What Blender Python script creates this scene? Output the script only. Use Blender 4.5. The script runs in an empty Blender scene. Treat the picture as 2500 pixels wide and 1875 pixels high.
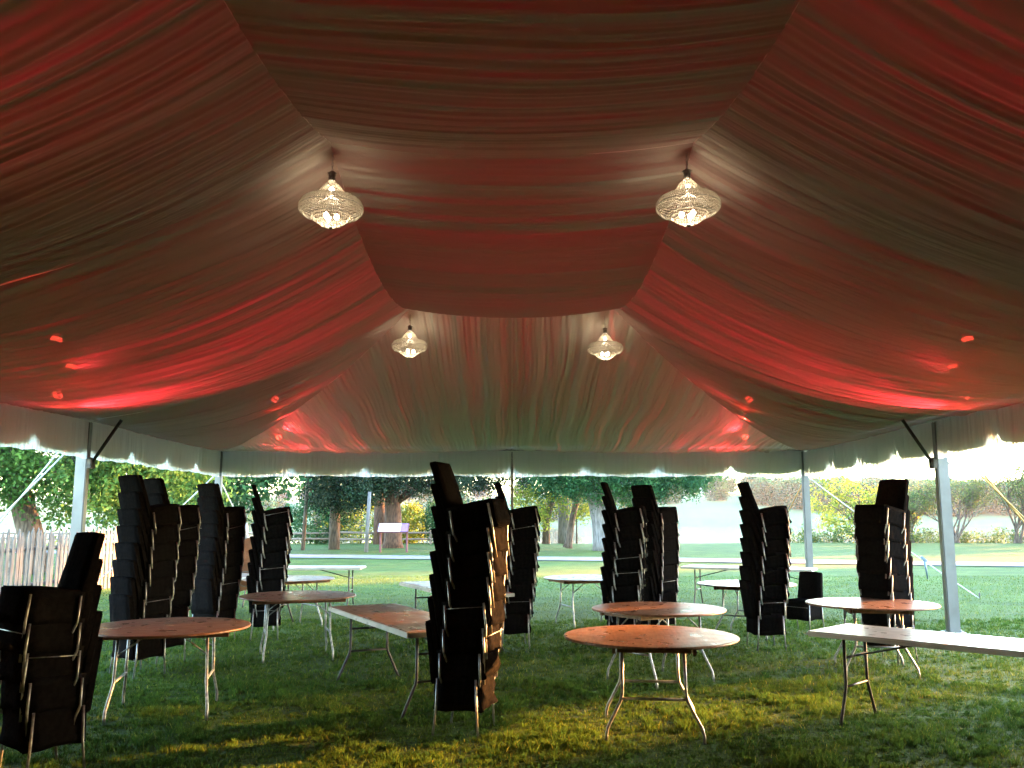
import bpy, bmesh, math, random
import numpy as np
from mathutils import Vector, Matrix
R = math.radians
rng = np.random.default_rng(7); random.seed(7)
scn = bpy.context.scene; col = scn.collection
# ------------------------------------------------------------------ camera, sky, sun, exposure
H = 1.68
cam = bpy.data.cameras.new('camera'); cam_o = bpy.data.objects.new('camera', cam); col.objects.link(cam_o)
cam.sensor_width = 36; cam.lens = 31.1; cam.clip_end = 6000; cam.clip_start = .05
cam_o.location = (0, 0, H); cam_o.rotation_euler = (R(90 + 8.55), 0, 0); scn.camera = cam_o
SUN_AZ, SUN_EL = 62, 7.5
w = bpy.data.worlds.new('World'); scn.world = w; w.use_nodes = True
nt = w.node_tree; sky = nt.nodes.new('ShaderNodeTexSky'); sky.sky_type = 'NISHITA'; sky.sun_disc = False
sky.sun_elevation = R(SUN_EL); sky.sun_rotation = R(SUN_AZ); sky.air_density = 1.0; sky.dust_density = .6; sky.ozone_density = 1.7
bg = nt.nodes['Background']; bg.inputs[1].default_value = .15; nt.links.new(sky.outputs[0], bg.inputs[0])
sl = bpy.data.lights.new('sun', 'SUN'); sl.energy = 3.6; sl.angle = R(.5); sl.color = (1, .41, .10)
so = bpy.data.objects.new('sun', sl); col.objects.link(so); so.location = (40, 20, 20)
sd = Vector((math.sin(R(SUN_AZ))*math.cos(R(SUN_EL)), math.cos(R(SUN_AZ))*math.cos(R(SUN_EL)), math.sin(R(SUN_EL))))
so.rotation_euler = (-sd).to_track_quat('-Z', 'Y').to_euler()
vs = scn.view_settings; vs.view_transform = 'Standard'; vs.look = 'None'; vs.exposure = 5.1; vs.gamma = 1
scn.cycles.max_bounces = 8; scn.cycles.diffuse_bounces = 4; scn.cycles.transparent_max_bounces = 12
scn.cycles.sample_clamp_indirect = 6; scn.cycles.use_denoising = True

# ------------------------------------------------------------------ helpers
MATS = {}
def newmat(name):
    m = bpy.data.materials.new(name); m.use_nodes = True
    MATS[name] = m; return m, m.node_tree, m.node_tree.nodes['Principled BSDF']
def noise_ramp(nt, scale, c0, c1, lo=.35, hi=.65, stretch=(1, 1, 1), coord='Object', detail=4):
    tc = nt.nodes.new('ShaderNodeTexCoord'); mp = nt.nodes.new('ShaderNodeMapping'); mp.inputs['Scale'].default_value = stretch
    n = nt.nodes.new('ShaderNodeTexNoise'); n.inputs['Scale'].default_value = scale; n.inputs['Detail'].default_value = detail
    r = nt.nodes.new('ShaderNodeValToRGB'); r.color_ramp.elements[0].position = lo; r.color_ramp.elements[1].position = hi
    r.color_ramp.elements[0].color = (*c0, 1); r.color_ramp.elements[1].color = (*c1, 1)
    nt.links.new(tc.outputs[coord], mp.inputs[0]); nt.links.new(mp.outputs[0], n.inputs['Vector']); nt.links.new(n.outputs['Fac'], r.inputs[0])
    return n, r
def simple(name, c0, c1=None, rough=.6, metal=0, scale=8, stretch=(1, 1, 1), bump=0, lo=.35, hi=.65):
    m, nt, b = newmat(name)
    n, r = noise_ramp(nt, scale, c0, c1 or c0, lo, hi, stretch)
    nt.links.new(r.outputs[0], b.inputs['Base Color']); b.inputs['Roughness'].default_value = rough; b.inputs['Metallic'].default_value = metal
    if bump:
        bp = nt.nodes.new('ShaderNodeBump'); bp.inputs['Strength'].default_value = bump; bp.inputs['Distance'].default_value = .01
        nt.links.new(n.outputs['Fac'], bp.inputs['Height']); nt.links.new(bp.outputs[0], b.inputs['Normal'])
    return m
simple('black fabric', (.0045, .0045, .0052), (.010, .0088, .009), .95, 0, 30, bump=.5); MATS['black fabric'].node_tree.nodes['Principled BSDF'].inputs['Specular IOR Level'].default_value = .0
simple('aluminium', (.20, .21, .22), (.38, .38, .39), .45, .8, 30)
simple('white steel', (.12, .13, .14), (.16, .175, .19), .4, .2, 3)
simple('dark steel', (.03, .03, .032), (.06, .055, .05), .45, .6, 20)
simple('plywood', (.15, .072, .045), (.27, .135, .085), .30, 0, 5, (1, 9, 1), .12)
simple('plywood edge', (.10, .045, .022), (.2, .09, .045), .5, 0, 20)
simple('table plastic', (.42, .40, .38), (.54, .52, .50), .33, 0, 6, bump=.05)
simple('picket wood', (.075, .068, .062), (.16, .145, .13), .85, 0, 3, (9, 9, 1), .4)
simple('rail wood', (.13, .10, .08), (.24, .19, .15), .9, 0, 4, (1, 6, 6), .4)
simple('bark', (.05, .035, .025), (.15, .11, .085), .95, 0, 5, (3, 3, .6), .9)
simple('red bark', (.05, .028, .020), (.15, .080, .055), .95, 0, 5, (3, 3, .6), .9)
simple('grey bark', (.11, .10, .095), (.24, .22, .21), .95, 0, 4, (3, 3, .6), .9)
simple('strap webbing', (.42, .44, .46), (.62, .63, .63), .7, 0, 40)
simple('yellow webbing', (.30, .20, .05), (.45, .33, .12), .7, 0, 40)
simple('asphalt', (.12, .115, .13), (.20, .19, .21), .9, 0, 3, bump=.2)
simple('house wall', (.7, .7, .7), (.8, .8, .78), .8)
simple('house roof', (.12, .11, .12), (.2, .18, .18), .9)
simple('sign frame', (.10, .035, .05), (.16, .05, .07), .5)
simple('sign face', (.62, .66, .74), (.70, .74, .80), .35)
simple('sign band', (.22, .10, .20), (.30, .15, .26), .4)
simple('sign ink', (.02, .06, .10), (.03, .10, .12), .5)
simple('ratchet metal', (.10, .16, .24), (.2, .28, .36), .4, .6)
def emit(name, c, s):
    m, nt, b = newmat(name); b.inputs['Base Color'].default_value = (*c, 1)
    b.inputs['Emission Color'].default_value = (*c, 1); b.inputs['Emission Strength'].default_value = s
emit('bulb glow', (1, .80, .52), 3.2); emit('red lens', (1, .05, .03), 3.0)
for nm_ in ('plywood', 'table plastic'):   # scuffed, unevenly worn gloss
    nt = MATS[nm_].node_tree; n, r = noise_ramp(nt, 7, (.24, .24, .24), (.44, .44, .44), .3, .75, (1, 1, 1), detail=9)
    nt.links.new(r.outputs[0], nt.nodes['Principled BSDF'].inputs['Roughness'])
    n, r = noise_ramp(nt, 30, (1.10, 1.08, 1.06), (.93, .93, .93), .25, .75, (.15, 3, 1), detail=6)
    mx = nt.nodes.new('ShaderNodeMix'); mx.data_type = 'RGBA'; mx.blend_type = 'MULTIPLY'; mx.inputs[0].default_value = 1
    old = nt.nodes['Principled BSDF'].inputs['Base Color'].links[0].from_socket
    nt.links.new(old, mx.inputs[6]); nt.links.new(r.outputs[0], mx.inputs[7]); nt.links.new(mx.outputs[2], nt.nodes['Principled BSDF'].inputs['Base Color'])
# leaves: colour attribute per leaf, diffuse + translucent
def leafmat(name, base, tr=.35):
    m, nt, b = newmat(name); nt.nodes.remove(b); out = nt.nodes['Material Output']
    a = nt.nodes.new('ShaderNodeAttribute'); a.attribute_name = 'tint'
    mx = nt.nodes.new('ShaderNodeMix'); mx.data_type = 'RGBA'; mx.blend_type = 'MULTIPLY'; mx.inputs[0].default_value = 1
    nt.links.new(a.outputs['Color'], mx.inputs[6]); mx.inputs[7].default_value = (*base, 1)
    d = nt.nodes.new('ShaderNodeBsdfDiffuse'); t = nt.nodes.new('ShaderNodeBsdfTranslucent'); s = nt.nodes.new('ShaderNodeMixShader')
    s.inputs[0].default_value = tr
    nt.links.new(mx.outputs[2], d.inputs[0]); nt.links.new(mx.outputs[2], t.inputs[0])
    nt.links.new(d.outputs[0], s.inputs[1]); nt.links.new(t.outputs[0], s.inputs[2]); nt.links.new(s.outputs[0], out.inputs[0])
leafmat('maple leaf', (.085, .17, .05), .4)
leafmat('cedar leaf', (.036, .052, .030), .1)
leafmat('oak leaf', (.05, .12, .055), .35)
leafmat('spring leaf', (.22, .26, .05), .55)
leafmat('bud leaf', (.12, .16, .065), .5)
leafmat('far leaf', (.018, .080, .052), .3)
leafmat('far dark leaf', (.020, .050, .060), .2)
leafmat('grass blade', (.082, .145, .028), .4)
# draped sheer cloth: gathers vary how much light gets through (uv u runs across the folds, v along them)
def cloth(name, base, trans_lo, trans_hi, see=.06, su=3.2, sv=.10):
    m, nt, b = newmat(name); nt.nodes.remove(b); out = nt.nodes['Material Output']
    uv = nt.nodes.new('ShaderNodeUVMap'); mp = nt.nodes.new('ShaderNodeMapping'); mp.inputs['Scale'].default_value = (su, sv, 1)
    n = nt.nodes.new('ShaderNodeTexNoise'); n.inputs['Scale'].default_value = 1; n.inputs['Detail'].default_value = 5; n.inputs['Roughness'].default_value = .7
    nt.links.new(uv.outputs[0], mp.inputs[0]); nt.links.new(mp.outputs[0], n.inputs['Vector'])
    mr = nt.nodes.new('ShaderNodeMapRange'); mr.inputs[1].default_value = .40; mr.inputs[2].default_value = .62
    mr.inputs[3].default_value = trans_lo; mr.inputs[4].default_value = trans_hi; nt.links.new(n.outputs['Fac'], mr.inputs[0])
    d = nt.nodes.new('ShaderNodeBsdfDiffuse'); t = nt.nodes.new('ShaderNodeBsdfTranslucent'); p = nt.nodes.new('ShaderNodeBsdfTransparent')
    d.inputs[0].default_value = (*base, 1); t.inputs[0].default_value = (*base, 1)
    s = nt.nodes.new('ShaderNodeMixShader'); s2 = nt.nodes.new('ShaderNodeMixShader'); s2.inputs[0].default_value = see
    nt.links.new(mr.outputs[0], s.inputs[0]); nt.links.new(d.outputs[0], s.inputs[1]); nt.links.new(t.outputs[0], s.inputs[2])
    nt.links.new(s.outputs[0], s2.inputs[1]); nt.links.new(p.outputs[0], s2.inputs[2]); nt.links.new(s2.outputs[0], out.inputs[0])
cloth('liner cloth', (.31, .285, .262), .05, .80, .012, 9.5, .07)
cloth('gable cloth', (.44, .44, .40), .12, .55, .05, 8, .07)
cloth('curtain cloth', (.70, .72, .71), .45, .70, .12, 9, .2)
simple('tent vinyl', (.62, .62, .60), (.72, .72, .70), .6, 0, 3)
cloth('bead crystal', (.56, .53, .48), .5, .5, .14, 1, 1)
# ground
m, nt, b = newmat('lawn soil')
n, r = noise_ramp(nt, 1.3, (.045, .092, .020), (.078, .142, .034), .3, .7, detail=8)
n2, r2 = noise_ramp(nt, 26, (.45, .45, .45), (1.15, 1.15, 1.1), .3, .7, detail=5)
n3, r3 = noise_ramp(nt, .9, (.62, .72, .78), (1.25, 1.18, .95), .32, .66, (.45, 1.6, 1), detail=9)
mx = nt.nodes.new('ShaderNodeMix'); mx.data_type = 'RGBA'; mx.blend_type = 'MULTIPLY'; mx.inputs[0].default_value = 1
my = nt.nodes.new('ShaderNodeMix'); my.data_type = 'RGBA'; my.blend_type = 'MULTIPLY'; my.inputs[0].default_value = 1
nt.links.new(r.outputs[0], mx.inputs[6]); nt.links.new(r2.outputs[0], mx.inputs[7])
nt.links.new(mx.outputs[2], my.inputs[6]); nt.links.new(r3.outputs[0], my.inputs[7]); nt.links.new(my.outputs[2], b.inputs['Base Color'])
b.inputs['Roughness'].default_value = .9; b.inputs['Specular IOR Level'].default_value = .15
bp = nt.nodes.new('ShaderNodeBump'); bp.inputs['Strength'].default_value = .8; bp.inputs['Distance'].default_value = .05
nt.links.new(n2.outputs['Fac'], bp.inputs['Height']); nt.links.new(bp.outputs[0], b.inputs['Normal'])
simple('far meadow', (.04, .10, .04), (.06, .13, .05), .95, 0, .02)
m, nt, b = newmat('river water')
b.inputs['Base Color'].default_value = (.10, .12, .12, 1); b.inputs['Roughness'].default_value = .06
n, r = noise_ramp(nt, .5, (0, 0, 0), (1, 1, 1), stretch=(1, 3, 1))
bp = nt.nodes.new('ShaderNodeBump'); bp.inputs['Strength'].default_value = .06; bp.inputs['Distance'].default_value = .03
nt.links.new(n.outputs['Fac'], bp.inputs['Height']); nt.links.new(bp.outputs[0], b.inputs['Normal'])

def npmesh(name, V, F, mat, parent=None, smooth=False, tint=None, uv=None):
    V = np.asarray(V, dtype=np.float32); F = np.asarray(F, dtype=np.int32); k = F.shape[1]
    me = bpy.data.meshes.new(name); me.vertices.add(len(V)); me.vertices.foreach_set('co', V.ravel())
    me.loops.add(F.size); me.loops.foreach_set('vertex_index', F.ravel()); me.polygons.add(len(F))
    me.polygons.foreach_set('loop_start', np.arange(0, F.size, k, dtype=np.int32))
    if smooth: me.polygons.foreach_set('use_smooth', np.ones(len(F), dtype=bool))
    if uv is not None:
        l = me.uv_layers.new(name='UVMap'); l.data.foreach_set('uv', np.asarray(uv, dtype=np.float32)[F.ravel()].ravel())
    if tint is not None:
        a = me.color_attributes.new('tint', 'FLOAT_COLOR', 'POINT')
        c = np.ones((len(V), 4), dtype=np.float32); c[:, :3] = tint; a.data.foreach_set('color', c.ravel())
    me.update(calc_edges=True); me.validate()
    return link(name, me, mat, parent)
def link(name, me, mat, parent=None):
    if isinstance(mat, str): mat = MATS[mat]
    if len(me.materials) == 0: me.materials.append(mat)
    o = bpy.data.objects.new(name, me); col.objects.link(o)
    if parent: o.parent = parent
    return o
class MB:
    def __init__(s): s.b = bmesh.new()
    def box(s, c, size, M=None, bev=0):
        r = bmesh.ops.create_cube(s.b, size=1)['verts']
        T = Matrix.Translation(c) @ (M or Matrix()) @ Matrix.Diagonal((*size, 1))
        bmesh.ops.transform(s.b, matrix=T, verts=r)
        if bev:
            es = list({e for v in r for e in v.link_edges}); bmesh.ops.bevel(s.b, geom=es, offset=bev, segments=2, affect='EDGES')
        return s
    def tube(s, pts, rad, n=8, cap=True):
        pts = [Vector(p) for p in pts]; rads = rad if isinstance(rad, (list, tuple)) else [rad]*len(pts)
        rings = []; prev = None
        for i, p in enumerate(pts):
            if i == 0: d = pts[1]-p
            elif i == len(pts)-1: d = p-pts[-2]
            else: d = (pts[i+1]-p).normalized()+(p-pts[i-1]).normalized()
            d.normalize()
            if prev is None:
                a = Vector((0, 0, 1)) if abs(d.z) < .9 else Vector((1, 0, 0)); x = d.cross(a).normalized()
            else: x = (prev - d*prev.dot(d)).normalized()
            prev = x; y = d.cross(x)
            rings.append([s.b.verts.new(p + (x*math.cos(2*math.pi*k/n)+y*math.sin(2*math.pi*k/n))*rads[i]) for k in range(n)])
        for a, b in zip(rings, rings[1:]):
            for k in range(n): f = s.b.faces.new((a[k], a[(k+1) % n], b[(k+1) % n], b[k])); f.smooth = True
        if cap: s.b.faces.new(rings[0][::-1]); s.b.faces.new(rings[-1])
        return s
    def lathe(s, prof, n=32, c=(0, 0, 0)):
        rings = [[s.b.verts.new((c[0]+r*math.cos(2*math.pi*k/n), c[1]+r*math.sin(2*math.pi*k/n), c[2]+z)) for k in range(n)] for r, z in prof]
        for a, b in zip(rings, rings[1:]):
            for k in range(n): f = s.b.faces.new((a[k], a[(k+1) % n], b[(k+1) % n], b[k])); f.smooth = True
        s.b.faces.new(rings[0][::-1]); s.b.faces.new(rings[-1]); return s
    def build(s, name, mat, parent=None):
        bmesh.ops.recalc_face_normals(s.b, faces=s.b.faces)
        me = bpy.data.meshes.new(name); s.b.to_mesh(me); s.b.free(); return link(name, me, mat, parent)
def tag(o, label=None, cat=None, group=None, kind=None):
    if label: o['label'] = label
    if cat: o['category'] = cat
    if group: o['group'] = group
    if kind: o['kind'] = kind
    return o
def empty(name, loc, rz=0):
    o = bpy.data.objects.new(name, None); col.objects.link(o); o.location = loc; o.rotation_euler = (0, 0, rz); o.empty_display_size = .2; return o
def children(o): return [c for c in bpy.data.objects if c.parent == o]
def copy_tree(o, kids, parent=None):
    c = o.copy(); col.objects.link(c)
    if parent: c.parent = parent
    for ch in kids.get(o.name, []): copy_tree(ch, kids, c)
    return c
def kidmap(root):
    km = {}
    def rec(o):
        km[o.name] = children(o)
        for c in km[o.name]: rec(c)
    rec(root); return km
def rz(a): return Matrix.Rotation(a, 4, 'Z')

# ------------------------------------------------------------------ ground, path, water, far bank
xs = np.concatenate([np.linspace(-1600, -60, 12), np.linspace(-50, 70, 61), np.linspace(80, 1600, 12)])
ys = np.concatenate([np.linspace(-200, -10, 8), np.linspace(-5, 57, 63), np.array([58.5, 60, 61.5, 63, 65, 68, 72])])
X, Y = np.meshgrid(xs, ys)
Z = np.where(Y > 59, -(Y-59)**1.25*.28, 0) + np.where((Y > 20), .03*np.sin(X*.21)*np.cos(Y*.17)*np.clip((Y-20)/15, 0, 1), 0)
nx, ny = len(xs), len(ys)
I = np.arange(nx*ny).reshape(ny, nx)
F = np.stack([I[:-1, :-1], I[:-1, 1:], I[1:, 1:], I[1:, :-1]], -1).reshape(-1, 4)
tag(npmesh('lawn', np.stack([X, Y, Z], -1).reshape(-1, 3), F, 'lawn soil', smooth=True), kind='structure')
def lawnz(x, y): return .03*math.sin(x*.21)*math.cos(y*.17)*min(1, max(0, (y-20)/15))
t = np.linspace(-1, 1, 90); V = []
for q in t:
    x = 60*q; yc = 36.6 - .30*x + .0022*x*x if x > -8 else 36.6-.30*x*.9 + .1
    for s in (-1.5, 1.5): V.append((x, yc+s, lawnz(x, yc+s)+.03))
I = np.arange(180).reshape(90, 2); F = np.stack([I[:-1, 0], I[1:, 0], I[1:, 1], I[:-1, 1]], -1)
tag(npmesh('path', V, F, 'asphalt'), kind='structure')
MBw = npmesh('river', [(-2500, 60, -3), (2500, 60, -3), (2500, 640, -3), (-2500, 640, -3)], [(0, 1, 2, 3)], 'river water'); tag(MBw, kind='structure')
xs = np.linspace(-1500, 1500, 90); ys = np.concatenate([np.linspace(430, 640, 16), np.linspace(700, 1800, 8)])
X, Y = np.meshgrid(xs, ys); Ysh = Y - 480 + 40*np.sin(X*.006) + 12*np.sin(X*.021)
Z = np.where(Ysh > 0, -3.6 + np.clip(Ysh, 0, 30)*.06 + np.clip(Ysh-10, 0, 150)*.115 + np.clip(Ysh-150, 0, 600)*.03 + 2*np.sin(X*.013), -6)
I = np.arange(X.size).reshape(X.shape); F = np.stack([I[:-1, :-1], I[:-1, 1:], I[1:, 1:], I[1:, :-1]], -1).reshape(-1, 4)
tag(npmesh('far_bank', np.stack([X, Y, Z], -1).reshape(-1, 3), F, 'far meadow', smooth=True), kind='structure')
def farz(x, y):
    s = y-480+40*math.sin(x*.006)+12*math.sin(x*.021)
    return -3.6+min(max(s, 0), 30)*.06+min(max(s-10, 0), 150)*.115+min(max(s-150, 0), 600)*.03+2*math.sin(x*.013)

# ------------------------------------------------------------------ grass blades (one object)
def blades(bands):
    VV, FF, TT = [], [], []; off = 0
    for (d0, d1, n, h, wd) in bands:
        D = np.sqrt(rng.uniform(d0*d0, d1*d1, n)); Xp = rng.uniform(-.66, .66, n)*D
        cl = np.sin(Xp*7.1+1.3*np.sin(D*4.3))*np.sin(D*6.3+1.7*np.sin(Xp*3.1))*.5+.5
        fine = np.sin(Xp*31+2*np.sin(D*17))*np.sin(D*27+2*np.sin(Xp*13))*.5+.5; cl = cl*.5+fine*.5
        cl2 = np.sin(Xp*2.1+2*np.sin(D*1.3))*np.sin(D*1.9+Xp)*.5+.5
        keep = rng.uniform(0, 1, n) < (.35+.65*cl); D, Xp, cl, cl2 = D[keep], Xp[keep], cl[keep], cl2[keep]; n = len(D)
        hh = h*(.45+.55*cl)*rng.uniform(.5, 1.25, n); a = rng.uniform(0, 2*np.pi, n); ln = rng.uniform(.15, .95, n)*hh
        la = rng.uniform(0, 2*np.pi, n); w2 = wd*rng.uniform(.6, 1.3, n)*.5
        bx, by = np.cos(a)*w2, np.sin(a)*w2; z0 = np.zeros(n)
        zg = np.where(D > 20, .03*np.sin(Xp*.21)*np.cos(D*.17)*np.clip((D-20)/15, 0, 1), 0)
        p0 = np.stack([Xp-bx, D-by, zg-.005], -1); p1 = np.stack([Xp+bx, D+by, zg-.005], -1)
        mx_, my_ = Xp+np.cos(la)*ln*.35, D+np.sin(la)*ln*.35
        p2 = np.stack([mx_+bx*.7, my_+by*.7, zg+hh*.62], -1); p3 = np.stack([mx_-bx*.7, my_-by*.7, zg+hh*.62], -1)
        p4 = np.stack([Xp+np.cos(la)*ln, D+np.sin(la)*ln, zg+hh], -1)
        V = np.stack([p0, p1, p2, p3, p4], 1).reshape(-1, 3); b = off+np.arange(n)*5
        FF.append(np.concatenate([np.stack([b, b+1, b+2], -1), np.stack([b, b+2, b+3], -1), np.stack([b+3, b+2, b+4], -1)])); VV.append(V)
        hue = rng.uniform(0, 1, n); tint = np.stack([.7+.75*hue**2+.35*cl2, .72+.42*hue+.1*cl2, .8+.2*hue], -1)*rng.uniform(.65, 1.3, (n, 1))
        dry = rng.uniform(0, 1, n) < .05; tint[dry] = np.array([3.2, 1.9, 2.2])
        TT.append(np.repeat(tint, 5, 0)); off += 5*n
    return np.concatenate(VV), np.concatenate(FF), np.concatenate(TT)
def tufts(d0, d1, ntuft, per, h, wd, off):
    D = np.sqrt(rng.uniform(d0*d0, d1*d1, ntuft)); Xp = rng.uniform(-.66, .66, ntuft)*D
    th = rng.uniform(.25, 1.25, ntuft)**1.3*(.6+.4*np.sin(Xp*3.3+np.sin(D*2.1))*np.sin(D*2.9+Xp)); hu = rng.uniform(0, 1, ntuft)
    D = np.repeat(D, per); Xp = np.repeat(Xp, per); th = np.repeat(th, per); hu = np.repeat(hu, per); n = len(D)
    a = rng.uniform(0, 2*np.pi, n); q = np.abs(rng.normal(0, .026, n)); la = a+rng.normal(0, .5, n); hh = np.clip(h*th*rng.uniform(.7, 1.25, n), .012, .12)
    bx0 = Xp+np.cos(a)*q; by0 = D+np.sin(a)*q; ln = hh*rng.uniform(.25, 1.0, n); w2 = wd*rng.uniform(.6, 1.3, n)*.5; wa = rng.uniform(0, 6.28, n)
    bx, by = np.cos(wa)*w2, np.sin(wa)*w2; z = np.zeros(n)-.004
    p0 = np.stack([bx0-bx, by0-by, z], -1); p1 = np.stack([bx0+bx, by0+by, z], -1)
    mx_, my_ = bx0+np.cos(la)*ln*.35, by0+np.sin(la)*ln*.35
    p2 = np.stack([mx_+bx*.7, my_+by*.7, hh*.62], -1); p3 = np.stack([mx_-bx*.7, my_-by*.7, hh*.62], -1); p4 = np.stack([bx0+np.cos(la)*ln, by0+np.sin(la)*ln, hh], -1)
    V = np.stack([p0, p1, p2, p3, p4], 1).reshape(-1, 3); b = off+np.arange(n)*5
    F = np.concatenate([np.stack([b, b+1, b+2], -1), np.stack([b, b+2, b+3], -1), np.stack([b+3, b+2, b+4], -1)])
    tint = np.stack([.48+.55*hu, .66+.36*hu, .75+.1*hu], -1)*rng.uniform(.7, 1.25, (n, 1))
    dry = rng.uniform(0, 1, n) < .04; tint[dry] = np.array([2.4, 1.5, 1.6]); return V, F, np.repeat(tint, 5, 0)
V, F, T = blades([(4.6, 9, 60000, .035, .006), (9, 15, 90000, .045, .008), (15, 26, 120000, .036, .009)])
for a_ in ((4.6, 9.5, 9000, 22, .058, .006), (9.5, 15, 7000, 16, .055, .008)):
    v_, f_, t_ = tufts(*a_, len(V)); V = np.concatenate([V, v_]); F = np.concatenate([F, f_]); T = np.concatenate([T, t_])
# keep the path clear
tri = V[F].mean(1); xc, yc = tri[:, 0], tri[:, 1]
pc = np.where(xc > -8, 36.6-.30*xc+.0022*xc*xc, 36.7-.27*xc); F = F[np.abs(yc-pc) > 1.6]
tag(npmesh('grass', V, F, 'grass blade', tint=T), 'short mown green grass covering the ground under and beyond the tent', 'grass', kind='stuff')

# ------------------------------------------------------------------ tent
HX, YF, YN, YB = 6.4, 13.3, 7.2, -5.0      # half width, far rafter, near rafter, rear rafter
YE, YEB, ZE, ZH, A = 19.4, -11.1, 3.13, 4.86, 1.56
tent = empty('tent', (0, YF, 0))
tag(tent, 'large open-sided white event tent with a draped cloth ceiling and gathered valance', 'tent')
tent_inv = Matrix.Translation((0, -YF, 0))
def tp(o): o.matrix_parent_inverse = tent_inv; return o
def fold(u, seed, amp=.022):
    r = np.random.default_rng(seed); y = np.zeros_like(u)
    for k in range(26):
        f = r.uniform(1.2, 16) if k < 12 else r.uniform(14, 34); y += np.sin(u*f*2*np.pi/1.6+r.uniform(0, 6.3))*r.uniform(.4, 1)/(f**.75)
    return amp*y
def sheet(name, P, U, Vc, seed, amp, flip=False, mat='liner cloth', parent=tent):
    # P: (rows along fold, columns across folds, 3)
    nr, nc = P.shape[:2]
    du = np.gradient(P, axis=1); dv = np.gradient(P, axis=0); N = np.cross(du, dv); N /= np.linalg.norm(N, axis=2, keepdims=True)+1e-9
    env = np.sin(np.pi*np.linspace(0.06, .94, nr))[:, None]**.5
    wob = U + .05*np.sin(Vc*1.1+seed)+.03*np.sin(Vc*2.7+U*2)
    P = P + N*(fold(wob, seed, amp)*env)[..., None]
    I = np.arange(nr*nc).reshape(nr, nc); F = np.stack([I[:-1, :-1], I[:-1, 1:], I[1:, 1:], I[1:, :-1]], -1).reshape(-1, 4)
    o = npmesh(name, P.reshape(-1, 3), F, mat, parent, True, uv=np.stack([U+seed*13.7, Vc+seed*3.1], -1).reshape(-1, 2)); return tp(o)
par = lambda t: 4*t*(1-t)
def eavez(t): return ZE - .05*par(t)
def side_panel(y0, y1, sg, seed):
    nc, nr = 620, 22; t = np.linspace(0, 1, nc)[None, :].repeat(nr, 0); s = np.linspace(0, 1, nr)[:, None].repeat(nc, 1)
    y = y0+(y1-y0)*t; zt = ZH-.42*par(t); x = A + (HX-.06-A)*s
    z = zt*(1-s)+eavez(t)*s - .34*par(s)*(1-.25*s) - .16*par(s)*par(t)
    sheet('ceiling_panel', np.stack([sg*x, y, z], -1), y*1.0, s*5.2, seed, .020)
def centre_panel(y0, y1, seed):
    nc, nr = 620, 16; t = np.linspace(0, 1, nc)[None, :].repeat(nr, 0); s = np.linspace(-1, 1, nr)[:, None].repeat(nc, 1)
    z = ZH-.42*par(t)-.13*(1-s*s)
    sheet('ceiling_panel', np.stack([s*A, y0+(y1-y0)*t, z], -1), (y0+(y1-y0)*t), s*1.6, seed, .014)
def hip(sgy, seed):
    fy = (lambda y: y) if sgy > 0 else (lambda y: YF+YB-y)
    nr, nc = 22, 620
    def hipline(q): return A+(HX-.06-A)*q, YF+(YE-.06-YF)*q, ZH+(ZE-ZH)*q-.30*par(q)
    for sg in (-1, 1):   # side triangle
        t = np.linspace(0, 1, nc)[None, :].repeat(nr, 0); s = np.linspace(0, 1, nr)[:, None].repeat(nc, 1)
        hx, hy, hz = hipline(t); x = hx+(HX-.06-hx)*s; z = hz*(1-s)+eavez(t)*s-.30*par(s)*(1-t)-.10*par(t)*par(s)
        sheet('ceiling_panel', np.stack([sg*x, fy(hy), z], -1), hy, s*5, seed+(sg > 0), .018)
    for sg in (-1, 1):   # end panel, one half each side of the middle post
        x = sg*np.linspace(0.004, HX-.06, nc)[None, :].repeat(nr, 0); s = np.linspace(0, 1, nr)[:, None].repeat(nc, 1)
        q = np.clip((abs(x)-A)/(HX-.06-A), 0, 1); _, hy, hz = hipline(q)
        hz = np.where(abs(x) < A, ZH-.13*(1-(x/A)**2), hz)
        y = hy+(YE-.06-hy)*s; z = hz*(1-s)+(ZE-.06*par(abs(x)/HX))*s-.34*par(s)*(1-q)
        xx = x*(1-.10*np.sin(np.pi*s/2)*np.sin(np.pi*np.clip(abs(x)/HX, 0, 1)))
        sheet('ceiling_panel', np.stack([xx, fy(y), z], -1), x*1.05, s*6, seed+3+(sg > 0), .034, mat='gable cloth')
for k, (y0, y1) in enumerate([(YN, YF), (YN-6.1, YN), (YB, YN-6.1)]):
    centre_panel(y0, y1, 20+k)
    for sg in (-1, 1): side_panel(y0, y1, sg, 30+k*2+(sg > 0))
hip(1, 50); hip(-1, 60)
# outer vinyl canopy
ZC = 3.2; ZR = 6.3
cv = [(-HX-.03, YEB-.03, ZC), (HX+.03, YEB-.03, ZC), (HX+.03, YE+.03, ZC), (-HX-.03, YE+.03, ZC), (0, YB, ZR), (0, YF, ZR)]
b_ = bmesh.new(); vv = [b_.verts.new(p) for p in cv]
for f in ((0, 1, 4), (1, 2, 5, 4), (2, 3, 5), (3, 0, 4, 5)): b_.faces.new([vv[i] for i in f])
me = bpy.data.meshes.new('canopy'); b_.to_mesh(me); b_.free(); tp(link('canopy', me, 'tent vinyl', tent))
# eave beams
for a, b in (((-HX, YEB), (-HX, YE)), ((HX, YEB), (HX, YE)), ((-HX, YE), (HX, YE)), ((-HX, YEB), (HX, YEB))):
    tp(MB().tube([(*a, ZC-.06), (*b, ZC-.06)], .035).build('eave_beam', 'aluminium', tent))
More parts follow.
